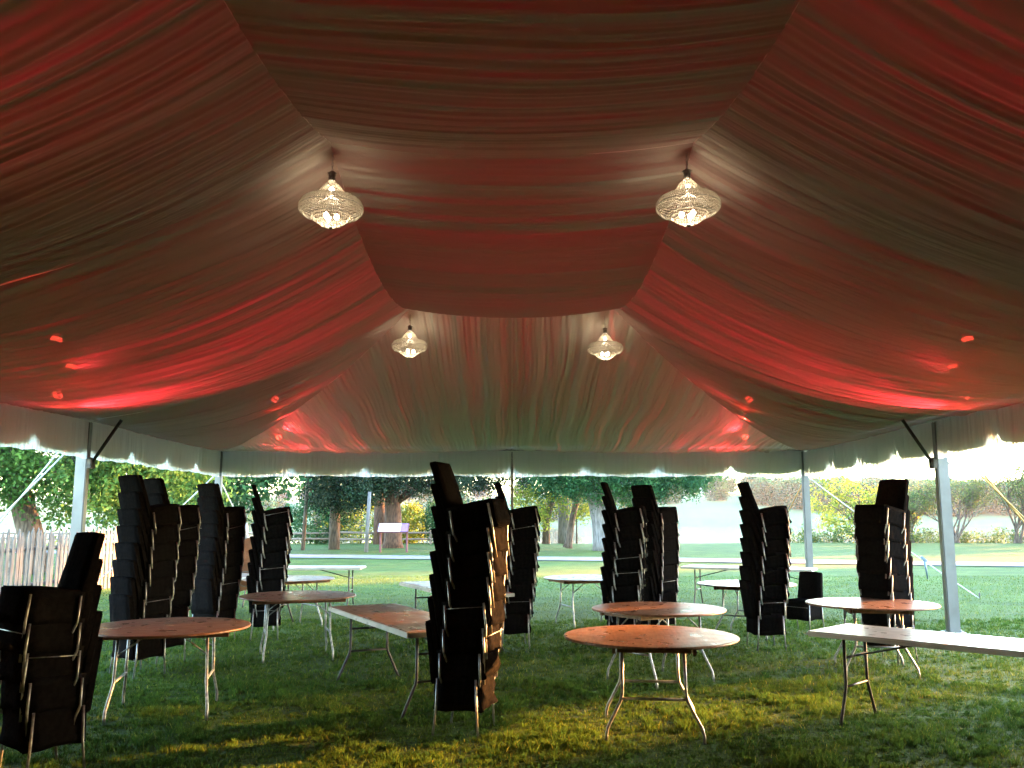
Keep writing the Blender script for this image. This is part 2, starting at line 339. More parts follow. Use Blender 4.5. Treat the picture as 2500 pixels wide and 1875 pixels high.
# valance (scalloped vinyl) and gathered curtain inside it
def run(a, b, inward, seed):
    a, b = Vector((*a, 0)), Vector((*b, 0)); L = (b-a).length; d = (b-a)/L; nrm = Vector((*inward, 0))
    n = int(L/.03); u = np.linspace(0, L, n); r = np.random.default_rng(seed)
    per = L/round(L/1.55); ph = (u/per) % 1.0; k = np.minimum(ph, 1-ph)*per
    wv = .05*np.cos(2*np.pi*ph)
    bot = 2.630 + .14*np.exp(-(k/.07)**1.4) - .02*np.cos(2*np.pi*ph+np.pi) + .008*np.sin(u*7)
    rows = [ZC+.01, 3.0, 2.85]; P = np.zeros((5, n, 3)); dd = np.array(d); nn = np.array(nrm); aa = np.array(a)
    for i in range(5):
        z = ZC + (bot-ZC)*i/4; P[i] = aa+dd*u[:, None]-nn*(.05+.012*i/4*(1+np.sin(u*5))[:, None]); P[i, :, 2] = z
    I = np.arange(5*n).reshape(5, n); F = np.stack([I[:-1, :-1], I[:-1, 1:], I[1:, 1:], I[1:, :-1]], -1).reshape(-1, 4)
    tp(npmesh('valance', P.reshape(-1, 3), F, 'tent vinyl', tent, True))
    n = int(L/.012); u = np.linspace(0, L, n); m_ = 7; P = np.zeros((m_, n, 3)); g = fold(u*5.5, seed, .020)
    for i in range(m_):
        q = i/(m_-1); bz = 2.555+.012*np.sin(u*2.2+seed)+.008*np.sin(u*11+1)
        P[i] = aa+dd*u[:, None]+nn*(.03+g*(.35+.65*q)+.004*np.sin(u*31+q*3))[:, None]; P[i, :, 2] = ZE-.02+(bz-ZE+.02)*q
    I = np.arange(m_*n).reshape(m_, n); F = np.stack([I[:-1, :-1], I[:-1, 1:], I[1:, 1:], I[1:, :-1]], -1).reshape(-1, 4)
    uv = np.stack([np.tile(u, (m_, 1)), np.linspace(0, .6, m_)[:, None].repeat(n, 1)], -1).reshape(-1, 2)
    tp(npmesh('gathered_curtain', P.reshape(-1, 3), F, 'curtain cloth', tent, True, uv=uv))
run((-HX, YEB), (-HX, YE), (1, 0), 1); run((HX, YEB), (HX, YE), (-1, 0), 2)
run((-HX, YE), (HX, YE), (0, -1), 3); run((-HX, YEB), (HX, YEB), (0, 1), 4)
# unseen walls added round the rear and sides to dim the near grass
def added_shade_wall(a, b, sd_):
    n = 60; t = np.linspace(0, 1, n); P = np.zeros((2, n, 3)); nv = np.array([-(b[1]-a[1]), b[0]-a[0]]); nv = nv/np.linalg.norm(nv)
    for i, z in enumerate((.02, ZC)):
        P[i, :, 0] = a[0]+(b[0]-a[0])*t+nv[0]*.03*np.sin(t*60); P[i, :, 1] = a[1]+(b[1]-a[1])*t+nv[1]*.03*np.sin(t*60); P[i, :, 2] = z
    I = np.arange(2*n).reshape(2, n); F = np.stack([I[:-1, :-1], I[:-1, 1:], I[1:, 1:], I[1:, :-1]], -1).reshape(-1, 4)
    tp(npmesh('added_shade_wall', P.reshape(-1, 3), F, 'tent vinyl', tent, True))
added_shade_wall((-HX-.12, YEB-.12), (HX+.12, YEB-.12), 1); added_shade_wall((-HX-.12, YEB-.12), (-HX-.12, YN-.1), 2); added_shade_wall((HX+.12, YEB-.12), (HX+.12, YN-.1), 3)
# posts with base plates, braces
def post(x, y, wx, wy, mat='white steel'):
    p = MB().box((x, y, 1.55), (wx, wy, 3.1), bev=.012).build('post', mat, tent); tp(p)
    q = MB().box((0, 0, .012), (wx+.12, wy+.12, .024), bev=.004)
    for sx in (-1, 1):
        q.tube([(sx*(wx/2+.03), 0, .02), (sx*(wx/2+.03), 0, .05)], .012)
    q = q.build('base_plate', 'aluminium', p); q.location = (x, y, 0)
    return p
def off_frame(y): return YN-6.1*((y < 5)+(y < 0))
for y in (YF, YN, YN-6.1, YB):
    for sg in (-1, 1):
        p = post(sg*(HX+.04), y, .17, .12)
        bx = sg*(HX-.03)
        tp(MB().box((sg*(HX-.085), y, 2.48), (.07, .15, .16), bev=.01).tube([(sg*(HX-.08), y, 2.46), (sg*(HX-.50), y, 3.13)], .026).build('brace', 'dark steel', tent))
        tp(MB().tube([(sg*(HX+.14), y, 2.45), (sg*(HX+.30), y, 2.75)], .012).build('bracket', 'dark steel', tent))
for sg in (-1, 1): post(sg*(HX), YE, .14, .12); post(sg*HX, YEB, .14, .12)
post(0, YE, .06, .06, 'aluminium'); post(0, YEB, .06, .06, 'aluminium')
def strap(a, b, mat='strap webbing', rad=.013, ratch=None):
    a, b = Vector(a), Vector(b); pts = [a+(b-a)*q-Vector((0, 0, .05*par(q))) for q in np.linspace(0, 1, 9)]
    o = tp(MB().tube(pts, rad, 6).build('guy_strap', mat, tent))
    st = MB().tube([tuple(b+Vector((0, 0, .12))), tuple(b+Vector((0, 0, -.1)))], .014).build('stake', 'dark steel', o)
    if ratch:
        p = a+(b-a)*ratch; d = (b-a).normalized()
        rr = MB().box(p, (.07, .05, .16), d.to_track_quat('Z', 'Y').to_matrix().to_4x4(), bev=.01).tube([p, p+Vector((.03, 0, -.2)), p+Vector((.05, 0, -.42))], [.03, .022, .012], 6)
        rr.build('ratchet', 'ratchet metal', o)
for sg, mt in ((-1, 'strap webbing'), (1, 'yellow webbing')):
    strap((sg*(HX+.42), YF-.03, 2.62), (sg*9.15, YF+.4, 0), mt); strap((sg*(HX+.36), YF+.03, 2.60), (sg*9.0, YF-.5, 0), mt)
    strap((sg*HX*1.01, YE+.1, 2.60), (sg*5.75, YE+2.6, 0), mt)
strap((HX+.12, YE, 2.5), (9.75, YE-.5, 0), 'strap webbing', .013, .68); strap((-HX-.12, YE, 2.55), (-9.3, YE+.1, 0), 'strap webbing')

# ------------------------------------------------------------------ red lamps above the liner
def lamp(x, y, z, tgt, label, energy=60, cone=110):
    e = empty('uplight', (x, y, z)); tag(e, label, 'uplight', 'red uplights above the cloth ceiling')
    d = (Vector(tgt)-Vector((x, y, z))).normalized(); q = d.to_track_quat('Z', 'Y').to_matrix().to_4x4()
    bd = MB().lathe([(.035, -.14), (.05, -.13), (.052, -.06), (.052, .03)], 16).build('housing', 'dark steel', e); bd.matrix_local = q
    l = MB().lathe([(.053, -.045), (.056, -.02), (.053, .0), (.048, .033)], 16).build('lens', 'red lens', e); l.matrix_local = q
    L = bpy.data.lights.new('red_glow', 'SPOT'); L.energy = energy*.055; L.color = (1, .035, .05); L.spot_size = R(cone); L.spot_blend = .9; L.shadow_soft_size = .05
    o = bpy.data.objects.new('red_glow', L); col.objects.link(o); o.parent = e; o.matrix_local = q @ Matrix.Translation((0, 0, .06)) @ Matrix.Rotation(math.pi, 4, 'X')
    return e
WH = {(-1, 1): 'left', (1, 1): 'right'}
for sg, sd_ in ((-1, 'left'), (1, 'right')):
    nx_ = -sg
    lamp(sg*4.72, 9.0, 3.52, (sg*4.5, 9.1, 4.9), f'red lamp glowing through the {sd_} roof slope, upper one nearest the camera', 18, 70)
    lamp(sg*4.95, 9.8, 3.36, (sg*4.8, 10.2, 4.9), f'red lamp glowing through the {sd_} roof slope, lower one near the bright red patch', 14, 70)
    lamp(sg*5.85, 11.3, 3.24, (sg*4.9, 11.35, 3.58), f'red lamp behind the bright red patch low on the {sd_} roof slope', 820, 125)
    lamp(sg*4.95, 18.75, 3.36, (sg*3.9, 18.5, 3.85), f'red lamp behind the far corner of the cloth at {sd_}', 260, 120)
    lamp(sg*4.1, 15.2, 3.70, (sg*2.4, 14.4, 5.0), f'red lamp glowing through the {sd_} cloth near the far end, upper of its pair', 45)
    lamp(sg*4.3, 16.2, 3.52, (sg*3.6, 18.3, 3.95), f'red lamp glowing through the {sd_} cloth near the far end, lower of its pair', 80)
    lamp(sg*4.9, 3.4, 3.65, (sg*2.6, 3.9, 5.2), f'red lamp above the {sd_} ceiling cloth, out of view overhead', 165)

# ------------------------------------------------------------------ chandeliers
def beads(prof, n, size):
    pts = []
    for (r0, z0), (r1, z1) in zip(prof, prof[1:]):
        L = math.hypot(r1-r0, z1-z0); m_ = max(1, int(L/(size*1.18)))
        for i in range(m_):
            q = i/m_; rr, z = r0+(r1-r0)*q, z0+(z1-z0)*q
            k = max(8, min(n, int(2*math.pi*rr/(size*1.05))))
            for j in range(k):
                a = 2*math.pi*(j+.25*random.random())/k; pts.append((rr*math.cos(a), rr*math.sin(a), z+random.uniform(-.0015, .0015)))
    P = np.array(pts); s = size*.5
    o = np.array([(s, 0, 0), (-s, 0, 0), (0, s, 0), (0, -s, 0), (0, 0, s*1.3), (0, 0, -s*1.3)])
    ang = rng.uniform(0, 6.28, len(P)); c, sn = np.cos(ang)[:, None], np.sin(ang)[:, None]
    O = np.stack([o[None, :, 0]*c-o[None, :, 1]*sn, o[None, :, 0]*sn+o[None, :, 1]*c, np.tile(o[:, 2], (len(P), 1))], -1)
    V = (P[:, None, :]+O).reshape(-1, 3); f = np.array([(0, 2, 4), (2, 1, 4), (1, 3, 4), (3, 0, 4), (2, 0, 5), (1, 2, 5), (3, 1, 5), (0, 3, 5)])
    F = (np.arange(len(P))[:, None, None]*6+f[None]).reshape(-1, 3); return V, F
def make_chandelier():
    e = empty('chandelier', (0, 0, 0))
    V, F = beads([(.030, .245), (.045, .22), (.075, .19), (.100, .155), (.122, .115), (.130, .10)], 64, .017); npmesh('bead_cone', V, F, 'bead crystal', e)
    V, F = beads([(.140, .092), (.20, .088), (.245, .066), (.268, .025), (.268, -.02), (.240, -.052), (.205, -.068)], 96, .018); npmesh('bead_ring', V, F, 'bead crystal', e)
    V, F = beads([(.165, -.072), (.150, -.095), (.120, -.118), (.085, -.142), (.05, -.158), (.02, -.165)], 70, .017); npmesh('bead_bowl', V, F, 'bead crystal', e)
    f = MB()
    for r_, z in ((.136, .097), (.272, .01), (.20, -.072)):
        f.tube([(r_*math.cos(a), r_*math.sin(a), z) for a in np.linspace(0, 2*math.pi, 37)], .003, 6, False)
    for a in np.linspace(0, 2*math.pi, 7)[:-1]: f.tube([(0, 0, .12), (.2*math.cos(a), .2*math.sin(a), -.02), (.263*math.cos(a), .263*math.sin(a), -.03)], .003, 5)
    f.build('frame', 'aluminium', e)
    MB().lathe([(.030, .245), (.028, .262), (.036, .268), (.026, .28), (.034, .29), (.028, .305), (.042, .318), (.016, .335)], 20).build('crown', 'aluminium', e)
    MB().lathe([(.004, -.185), (.016, -.18), (.018, -.17), (.006, -.163)], 16).build('finial', 'dark steel', e)
    c = MB()
    for i in range(7):
        z = .34+i*.028; a = (i % 2)*math.pi/2
        c.tube([(.009*math.cos(q)*math.cos(a), .009*math.cos(q)*math.sin(a), z+.019*math.sin(q)) for q in np.linspace(0, 2*math.pi, 13)], .0022, 5, False)
    c.build('chain', 'aluminium', e)
    for (x, y, z) in ((.05, 0, -.075), (-.03, .05, -.075), (-.03, -.05, -.075), (0, 0, .17)):
        MB().lathe([(.006, -.03), (.018, -.012), (.021, 0), (.016, .016), (.004, .026)], 12, (x, y, z)).build('bulb', 'bulb glow', e)
    L = bpy.data.lights.new('warm_glow', 'POINT'); L.energy = .085; L.color = (1, .73, .43); L.shadow_soft_size = .03
    o = bpy.data.objects.new('warm_glow', L); col.objects.link(o); o.parent = e; o.location = (0, 0, .10)
    L = bpy.data.lights.new('warm_glow', 'POINT'); L.energy = .10; L.color = (1, .80, .56); L.shadow_soft_size = .03
    o = bpy.data.objects.new('warm_glow', L); col.objects.link(o); o.parent = e; o.location = (0, 0, -.10)
    return e
ch = make_chandelier(); km = kidmap(ch)
for i, (x, y, z, lb) in enumerate([(-1.56, YN+.12, 4.31, 'large crystal bead chandelier glowing warm white, nearer one on the left'),
                                 (1.52, YN+.12, 4.33, 'large crystal bead chandelier glowing warm white, nearer one on the right'),
                                 (-1.58, YF+.12, 4.28, 'small-looking crystal bead chandelier farther back on the left'),
                                 (1.44, YF+.12, 4.24, 'small-looking crystal bead chandelier farther back on the right')]):
    o = ch if i == 0 else copy_tree(ch, km); o.location = (x, y, z); o.rotation_euler = (0, 0, i*1.1)
    tag(o, lb, 'chandelier', 'bead chandeliers hanging from the cloth ceiling')

# ------------------------------------------------------------------ chairs
def cover_mesh(name, x0, x1, hw, z0, z1, seed, taper=.0, amp=.006):
    b = bmesh.new(); bmesh.ops.create_cube(b, size=1)
    bmesh.ops.bevel(b, geom=b.edges[:], offset=.03, segments=2, affect='EDGES')
    bmesh.ops.subdivide_edges(b, edges=b.edges[:], cuts=3, use_grid_fill=True)
    r = random.Random(seed); ph = [r.uniform(0, 6.28) for _ in range(9)]
    for v in b.verts:
        x, y, z = v.co; dx = .5-abs(x); q = .5-z
        X_, Y_, Z_ = x0+(x+.5)*(x1-x0), y*2*hw*(1+taper*q), z0+(z+.5)*(z1-z0)
        X_ += (x)*taper*.3*q
        k = amp*(.3+q)
        w_ = math.sin(Y_*34+ph[0]+2*math.sin(Z_*19+ph[1]))+.7*math.sin(Z_*41+ph[2]+3*math.sin(Y_*13+ph[3]))
        w2_ = math.sin(X_*30+ph[4]+2*math.sin(Z_*23+ph[5]))
        if x > .3: X_ += k*(1.6*w_+.8)
        if x < -.3: X_ += -k*.4*w_
        if abs(y) > .3: Y_ += math.copysign(k*.5, y)*w2_
        if z > .3: Z_ += .012*(1-(2*x)**2)*(1-(2*y)**2)
        if z < -.4: Z_ += .008*math.sin(X_*17+Y_*23+ph[6])
        v.co = (X_, Y_, Z_)
    for f in b.faces: f.smooth = True
    me = bpy.data.meshes.new(name); b.to_mesh(me); b.free(); me.materials.append(MATS['black fabric']); return me
CV = {('seat', 0, i): cover_mesh('seat_cover', -.19, .19, .200, .185, .465, i, .05) for i in range(3)}
CV.update({('seat', 1, i): cover_mesh('seat_cover', -.205, .19, .206, .235, .465, 10+i, .015, .007) for i in range(4)})
def back_mesh(seed):
    me = cover_mesh('back_cover', -.026, .026, .205, 0, .60, seed, .0, .003)
    for v in me.vertices:
        z = v.co.z; v.co.y *= 1-.10*(z/.6); v.co.x = v.co.x*1.0-.190-z*.09-.012*(z/.6)**2; v.co.z = .375+z*.80
    return me
BK = [back_mesh(20+i) for i in range(3)]
LEGS = []; LEGS2 = []
for sx, sy, LL in [(a_, b_, L_) for L_ in (0, 1) for a_ in (1, -1) for b_ in (1, -1)]:
    nb = .026 if LL else 0
    b = MB().tube([(sx*.158, sy*.220, .43), (sx*.166, sy*.222, .2), (sx*.178-(.012 if sx < 0 else 0), sy*.224, 0)] if not LL else
                  [(sx*.163, sy*.219, .43), (sx*.166, sy*.219, .25), (sx*.150, sy*.190, .17), (sx*.140, sy*.180, 0)], .0095, 8)
    bmesh.ops.recalc_face_normals(b.b, faces=b.b.faces); me = bpy.data.meshes.new('leg'); b.b.to_mesh(me); b.b.free(); me.materials.append(MATS['aluminium']); (LEGS2 if LL else LEGS).append(me)
def bar(p, q):
    b = MB().tube([p, q], .0034, 6); me = bpy.data.meshes.new('stretcher'); b.b.to_mesh(me); b.b.free(); me.materials.append(MATS['aluminium']); return me
BARS = [bar((.160, s*.2225, .40), (-.160, s*.2225, .40)) for s in (-1, 1)] + [bar((.205, -.220, .37), (.205, .220, .37)), bar((-.18, -.223, .19), (-.18, .223, .19))]
# every chair shares these meshes; a thing with its own parts
def chair(M, label, bottom, r, group):
    e = bpy.data.objects.new('stacking_chair', None); col.objects.link(e); e.empty_display_size = .2; e.matrix_world = M
    tag(e, label, 'chair', group)
    def part(name, me):
        o = bpy.data.objects.new(name, me); col.objects.link(o); o.parent = e; return o
    part('seat_cover', CV[('seat', 0, r.randrange(3))] if bottom else CV[('seat', 1, r.randrange(4))])
    part('back_cover', BK[r.randrange(3)])
    for m_ in (LEGS if bottom else LEGS2): part('leg', m_)
    for i, m_ in enumerate(BARS):
        if i == 3 and not bottom: continue
        if i < 3 and r.random() < .8: continue
        part('stretcher', m_)
    return e
ORD = ['lowest', 'second', 'third', 'fourth', 'fifth', 'sixth', 'seventh', 'eighth', 'ninth']
SEAT = [0, .024, .046, .066, .080, .090, .094, .092, .085]
def stack(x, y, head, n, where, seed, step=.191, pit=1.55, sh=1.0):
    r = random.Random(seed)
    for k in range(n):
        p = R(pit*k + r.uniform(-.3, .3)); off = SEAT[k]*sh+.45*math.sin(p)+r.uniform(-.006, .006)
        hd = R(90-head)+R(r.uniform(-1.6, 1.6)); f = Vector((math.cos(hd), math.sin(hd), 0)); s = Vector((-f.y, f.x, 0))
        loc = Vector((x, y, 0))+f*off+s*r.uniform(-.006, .006)+Vector((0, 0, step*k))
        M = Matrix.Translation(loc) @ Matrix.Rotation(hd, 4, 'Z') @ Matrix.Rotation(-p, 4, 'Y')
        nm = 'topmost' if k == n-1 else ORD[k]
        chair(M, f'{nm} black covered chair {"of" if nm in ("topmost", "lowest") else "up in"} the {where}', k == 0, r, 'black covered chairs in tall stacks')
stack(-3.14, 6.22, 222, 5, 'short stack at the left edge', 1, .185, 1.3)
stack(-4.06, 9.93, 34, 8, 'stack behind the left round table', 2)
stack(-4.13, 10.75, 36, 8, 'farther stack tucked in behind at left', 3)
stack(-4.08, 12.45, 27, 8, 'backs-on stack beside the mid-left round table', 4)
stack(-3.46, 12.75, 76, 8, 'side-on stack left of the sign panel', 5)
stack(-.38, 7.38, 105, 8, 'nearest tall stack at the centre', 6)
stack(.03, 12.0, 84, 8, 'stack just right of the centre stack', 7)
stack(1.44, 11.75, 103, 8, 'stack behind the two front round tables', 8)
stack(2.04, 12.9, 52, 8, 'backs-on stack left of the river view', 9)
stack(3.30, 11.85, 88, 8, 'side-on stack beside the lone chair', 10)
stack(4.44, 10.75, 238, 8, 'stack behind the right round table', 11, sh=.35)
M = Matrix.Translation((4.32, 13.5, 0)) @ Matrix.Rotation(R(90-232), 4, 'Z')
chair(M, 'single black covered chair standing alone between two stacks', True, random.Random(5), 'single chairs')

# ------------------------------------------------------------------ tables
TH = .735
def make_round(rad=.70):
    e = empty('round_table', (0, 0, 0))
    MB().lathe([(rad-.01, TH-.021), (rad-.002, TH-.018), (rad, TH-.010), (rad-.002, TH-.003), (rad-.010, TH)], 72).build('tabletop', 'plywood', e)
    MB().lathe([(rad-.004, TH-.020), (rad+.004, TH-.017), (rad+.004, TH-.005), (rad-.002, TH-.003)], 72).b.free()
    a = MB()
    for s in (-1, 1):
        a.box((0, s*.30, TH-.045), (rad*1.55, .025, .05)); a.box((s*.50, 0, TH-.043), (.03, .55, .044))
    a.build('apron', 'plywood edge', e)
    for s in (-1, 1):
        for t_ in (-1, 1):
            MB().tube([(s*.36, t_*.235, TH-.03), (s*.37, t_*.24, .36), (s*.37, t_*.25, .30), (s*.40, t_*.355, .10), (s*.40, t_*.365, .05), (s*.40, t_*.365, 0)], .0125, 8).build('leg', 'aluminium', e)
        MB().tube([(s*.37, -.245, .31), (s*.37, .245, .31)], .011, 8).build('crossbar', 'aluminium', e)
        [MB().tube([(s*.36, q*.235, .52), (s*.14, q*.235, TH-.05)], .007, 6).build('brace', 'aluminium', e) for q in (-1, 1)]
    return e
def make_rect(wood=False):
    e = empty('folding_table', (0, 0, 0))
    if wood:
        MB().box((0, 0, TH-.020), (2.40, .72, .044), bev=.004).build('tabletop', 'plywood', e)
        for s in (-1, 1):
            MB().box((0, s*.37, TH-.024), (2.44, .02, .044), bev=.004).build('edge_band', 'table plastic', e); MB().box((s*1.21, 0, TH-.024), (.02, .72, .044), bev=.004).build('edge_band', 'table plastic', e)
    else: MB().box((0, 0, TH-.022), (2.44, .76, .044), bev=.012).build('tabletop', 'table plastic', e)
    for s in (-1, 1):
        for t_ in (-1, 1):
            MB().tube([(s*.98, t_*.20, TH-.04), (s*.98, t_*.20, .32), (s*.98, t_*.21, .27), (s*.98, t_*.31, .05), (s*.98, t_*.33, 0)], .014, 8).build('leg', 'dark steel', e)
        [MB().tube([(s*.98, -.203, q), (s*.98, .203, q)], .011, 8).build('crossbar', 'dark steel', e) for q in (.29, .52)]
        MB().tube([(s*.98, 0, .52), (s*.35, 0, TH-.05)], .009, 8).build('brace', 'dark steel', e)
    return e
rt = make_round(); km = kidmap(rt)
for i, (x, y, a, lb) in enumerate([
        (-3.02, 8.0, 12, 'round brown wooden folding table at left behind the short chair stack'),
        (1.12, 7.38, 84, 'round brown wooden folding table nearest the camera with sunlit glossy top'),
        (4.00, 10.1, 78, 'round brown wooden folding table at right above the long white table'),
        (1.54, 9.55, 35, 'round brown wooden folding table directly behind the nearest round one'),
        (-2.62, 11.1, 18, 'round brown wooden folding table mid-left in front of the side-on stack'),
        (3.38, 13.05, 60, 'round brown wooden folding table behind the side-on stack at right'),
        (1.20, 14.3, 20, 'round brown wooden folding table alone between two centre stacks'),
        (-3.48, 14.1, 40, 'round brown wooden folding table far left before the white table')]):
    o = rt if i == 0 else copy_tree(rt, km); o.location = (x, y, 0); o.rotation_euler = (0, 0, R(a)); tag(o, lb, 'table', 'round wooden folding tables')
ft = make_rect(); km = kidmap(ft); fw = make_rect(True); kw = kidmap(fw)
def ctr(p, d, wd):   # corner, long direction, width direction
    d = Vector((*d, 0)).normalized(); wd_ = Vector((*wd, 0)).normalized(); c = Vector((*p, 0))+d*1.22+wd_*.38; return c, math.atan2(d.y, d.x)
for i, (p, d, wd, lb) in enumerate([
        ((2.47, 7.66), (.70, -.71), (.71, .70), 'long white plastic folding table running off the right edge'),
        ((-1.96, 9.70), (1.08, -2.15), (2.15, 1.08), 'long brown-topped folding table with pale edge left of the centre stack'),
        ((-1.66, 13.3), (.41, -.91), (.91, .41), 'brown-topped folding table mostly hidden behind the centre stack'),
        ((-5.30, 17.0), (1, .0), (0, 1), 'white folding table far left on the open side of the tent'),
        ((-5.80, 15.2), (.86, -.5), (.5, .86), 'white folding table glimpsed between the left chair stacks'),
        ((3.24, 17.4), (.9, -.44), (.44, .9), 'white folding table at the far right near the tent edge')]):
    o = ft if i == 0 else fw if i == 1 else copy_tree(fw, kw) if i == 2 else copy_tree(ft, km); c, a = ctr(p, d, wd); o.location = c; o.rotation_euler = (0, 0, a); tag(o, lb, 'table', 'rectangular folding tables')
# folded table propped upright far left
e = empty('propped_table', (-4.75, 16.0, 0), R(25)); tag(e, 'brown board of a folded table propped upright between the left stacks', 'table')
Mx = Matrix.Rotation(R(-14), 4, 'Y')
MB().box((0, 0, .98), (.5, .03, .62), Mx, bev=.01).box((.02, .02, .55), (.45, .03, .3), Mx).build('tabletop', 'plywood', e)
MB().tube([(-.1, -.05, .9), (-.16, -.08, .5), (-.2, -.1, 0)], .014).tube([(.15, -.05, .9), (.2, -.1, .55), (.24, -.12, 0)], .014).tube([(.02+.13*math.cos(q), -.07, .6+.13*math.sin(q)) for q in np.linspace(0, 6.28, 17)], .011, 6, False).build('leg_frame', 'white steel', e)

# ------------------------------------------------------------------ picket fence
def fx(y): return -9.72+.028*(y-13)
fe = empty('picket_fence', (fx(20), 20, 0)); tag(fe, 'weathered pale wooden picket fence running away at the left', 'fence')
fi = Matrix.Translation((-fx(20), -20, 0)); b = bmesh.new(); y = 12.0
r = random.Random(3)
while y < 30.6:
    hgt = 1.42+r.uniform(-.07, .06); w_ = r.uniform(.085, .12); ln = r.uniform(-.035, .035); x = fx(y)+.03; tw = r.uniform(-.012, .012)
    P = [(0, -w_/2, .03), (0, w_/2, .03), (0, w_/2+ln, hgt-.13), (0, ln, hgt), (0, -w_/2+ln, hgt-.13)]
    A1 = [b.verts.new((x+p[0]+tw, y+p[1], p[2])) for p in P]; B1 = [b.verts.new((x+p[0]+.022+tw, y+p[1], p[2])) for p in P]
    b.faces.new(A1[::-1]); b.faces.new(B1)
    for k in range(5): b.faces.new((A1[k], A1[(k+1) % 5], B1[(k+1) % 5], B1[k]))
    y += w_+r.uniform(.035, .075)
me = bpy.data.meshes.new('picket_panel'); b.to_mesh(me); b.free(); link('picket_panel', me, 'picket wood', fe).matrix_parent_inverse = fi
for z in (.35, 1.05): MB().tube([(fx(12)-.03, 12, z), (fx(30.6)-.03, 30.6, z)], .045, 6).build('rail', 'rail wood', fe).matrix_parent_inverse = fi
for y in np.arange(12.2, 30, 2.6): MB().box((fx(y)-.10, y, .65), (.1, .1, 1.3), bev=.01).build('post', 'rail wood', fe).matrix_parent_inverse = fi
MB().lathe([(.13, 0), (.13, 1.25), (.12, 1.38), (.08, 1.47), (.02, 1.5)], 16, (fx(30.9), 30.9, 0)).build('end_post', 'white steel', fe).matrix_parent_inverse = fi

# ------------------------------------------------------------------ sign panel, pole, rail fence
s = empty('information_sign', (-5.72, 43.2, 0)); tag(s, 'low slanted information panel on two legs beside the path', 'sign')
for sx in (-.62, .66): MB().box((sx, .05, .5), (.09, .09, 1.0), bev=.01).build('leg', 'sign frame', s)
Mx = Matrix.Rotation(R(38), 4, 'X')
pn = MB().box((0, 0, 1.16), (1.5, .68, .05), Mx, bev=.008).build('panel_frame', 'sign frame', s)
def onp(u, v, wu, wv, h_, mat, nm): MB().box(Vector((0, 0, 1.16))+Mx @ Vector((u, v, .026+h_)), (wu, wv, .004), Mx).build(nm, mat, s)
onp(-.17, 0, 1.06, .60, .003, 'sign face', 'panel_face'); onp(.54, 0, .34, .60, .003, 'sign band', 'panel_band')
for k in range(6): MB().box(Vector((0, 0, 1.16))+Mx @ Vector((.07+.05*k, .09+(.02 if k % 2 else 0), .036)), (.03, .10+.05*(k % 3 == 0), .004), Mx).build('panel_lettering', 'sign ink', s)
tag(MB().tube([(-7.05, 43.5, 0), (-7.0, 43.5, 1.6), (-6.95, 43.5, 2.9)], [.10, .09, .085], 10).build('wooden_pole', 'grey bark', None), 'plain grey wooden pole standing left of the slanted sign', 'pole')
rf = empty('rail_fence', (-9, 55, 0)); tag(rf, 'low rustic wooden rail fence under the far trees', 'fence')
for k in range(10):
    x0 = -4.6+k*-.0; xa = -14+k*3.0-9
    for z in (.35, .72): MB().tube([(xa, 0, z+r.uniform(-.05, .05)), (xa+3.1, 0, z+r.uniform(-.05, .05))], [.07, .06], 7).build('rail', 'rail wood', rf)
    MB().box((xa, .05, .42), (.14, .14, .9), bev=.02).build('post', 'rail wood', rf)

# ------------------------------------------------------------------ trees
def leaves(centers, n_per, spread, size, cols, gaps=0, seed=0, flat=1.0):
    r = np.random.default_rng(seed); C = np.asarray(centers); k = len(C)
    P = np.repeat(C, n_per, 0)+r.normal(0, 1, (k*n_per, 3))*np.array([spread, spread, spread*flat])
    n = len(P); a = r.normal(0, 1, (n, 3)); a /= np.linalg.norm(a, axis=1, keepdims=True); b = np.cross(a, r.normal(0, 1, (n, 3))); b /= np.linalg.norm(b, axis=1, keepdims=True)
    s = size*r.uniform(.55, 1.3, (n, 1)); c = np.cross(a, b)*.55
    V = np.stack([P-a*s, P+c*s, P+a*s, P-c*s], 1).reshape(-1, 3); F = np.arange(n*4).reshape(n, 4)
    tc = np.repeat(r.uniform(.6, 1.35, (k, 1))*np.array(cols)[r.integers(0, len(cols), k)], n_per, 0)*r.uniform(.75, 1.25, (n, 1))
    return V, F, np.repeat(tc, 4, 0)
def clumps(blobs, n, seed, shell=.55):
    r = np.random.default_rng(seed); out = []
    vol = np.array([b[3]*b[4]*b[5] for b in blobs]); vol = vol/vol.sum()
    for b, v in zip(blobs, vol):
        m_ = max(3, int(n*v)); d = r.normal(0, 1, (m_, 3)); d /= np.linalg.norm(d, axis=1, keepdims=True)
        q = (shell+(1-shell)*r.uniform(0, 1, (m_, 1))**.5)*r.uniform(.85, 1.1, (m_, 1))
        out.append(np.array(b[:3])+d*q*np.array(b[3:6]))
    return np.concatenate(out)
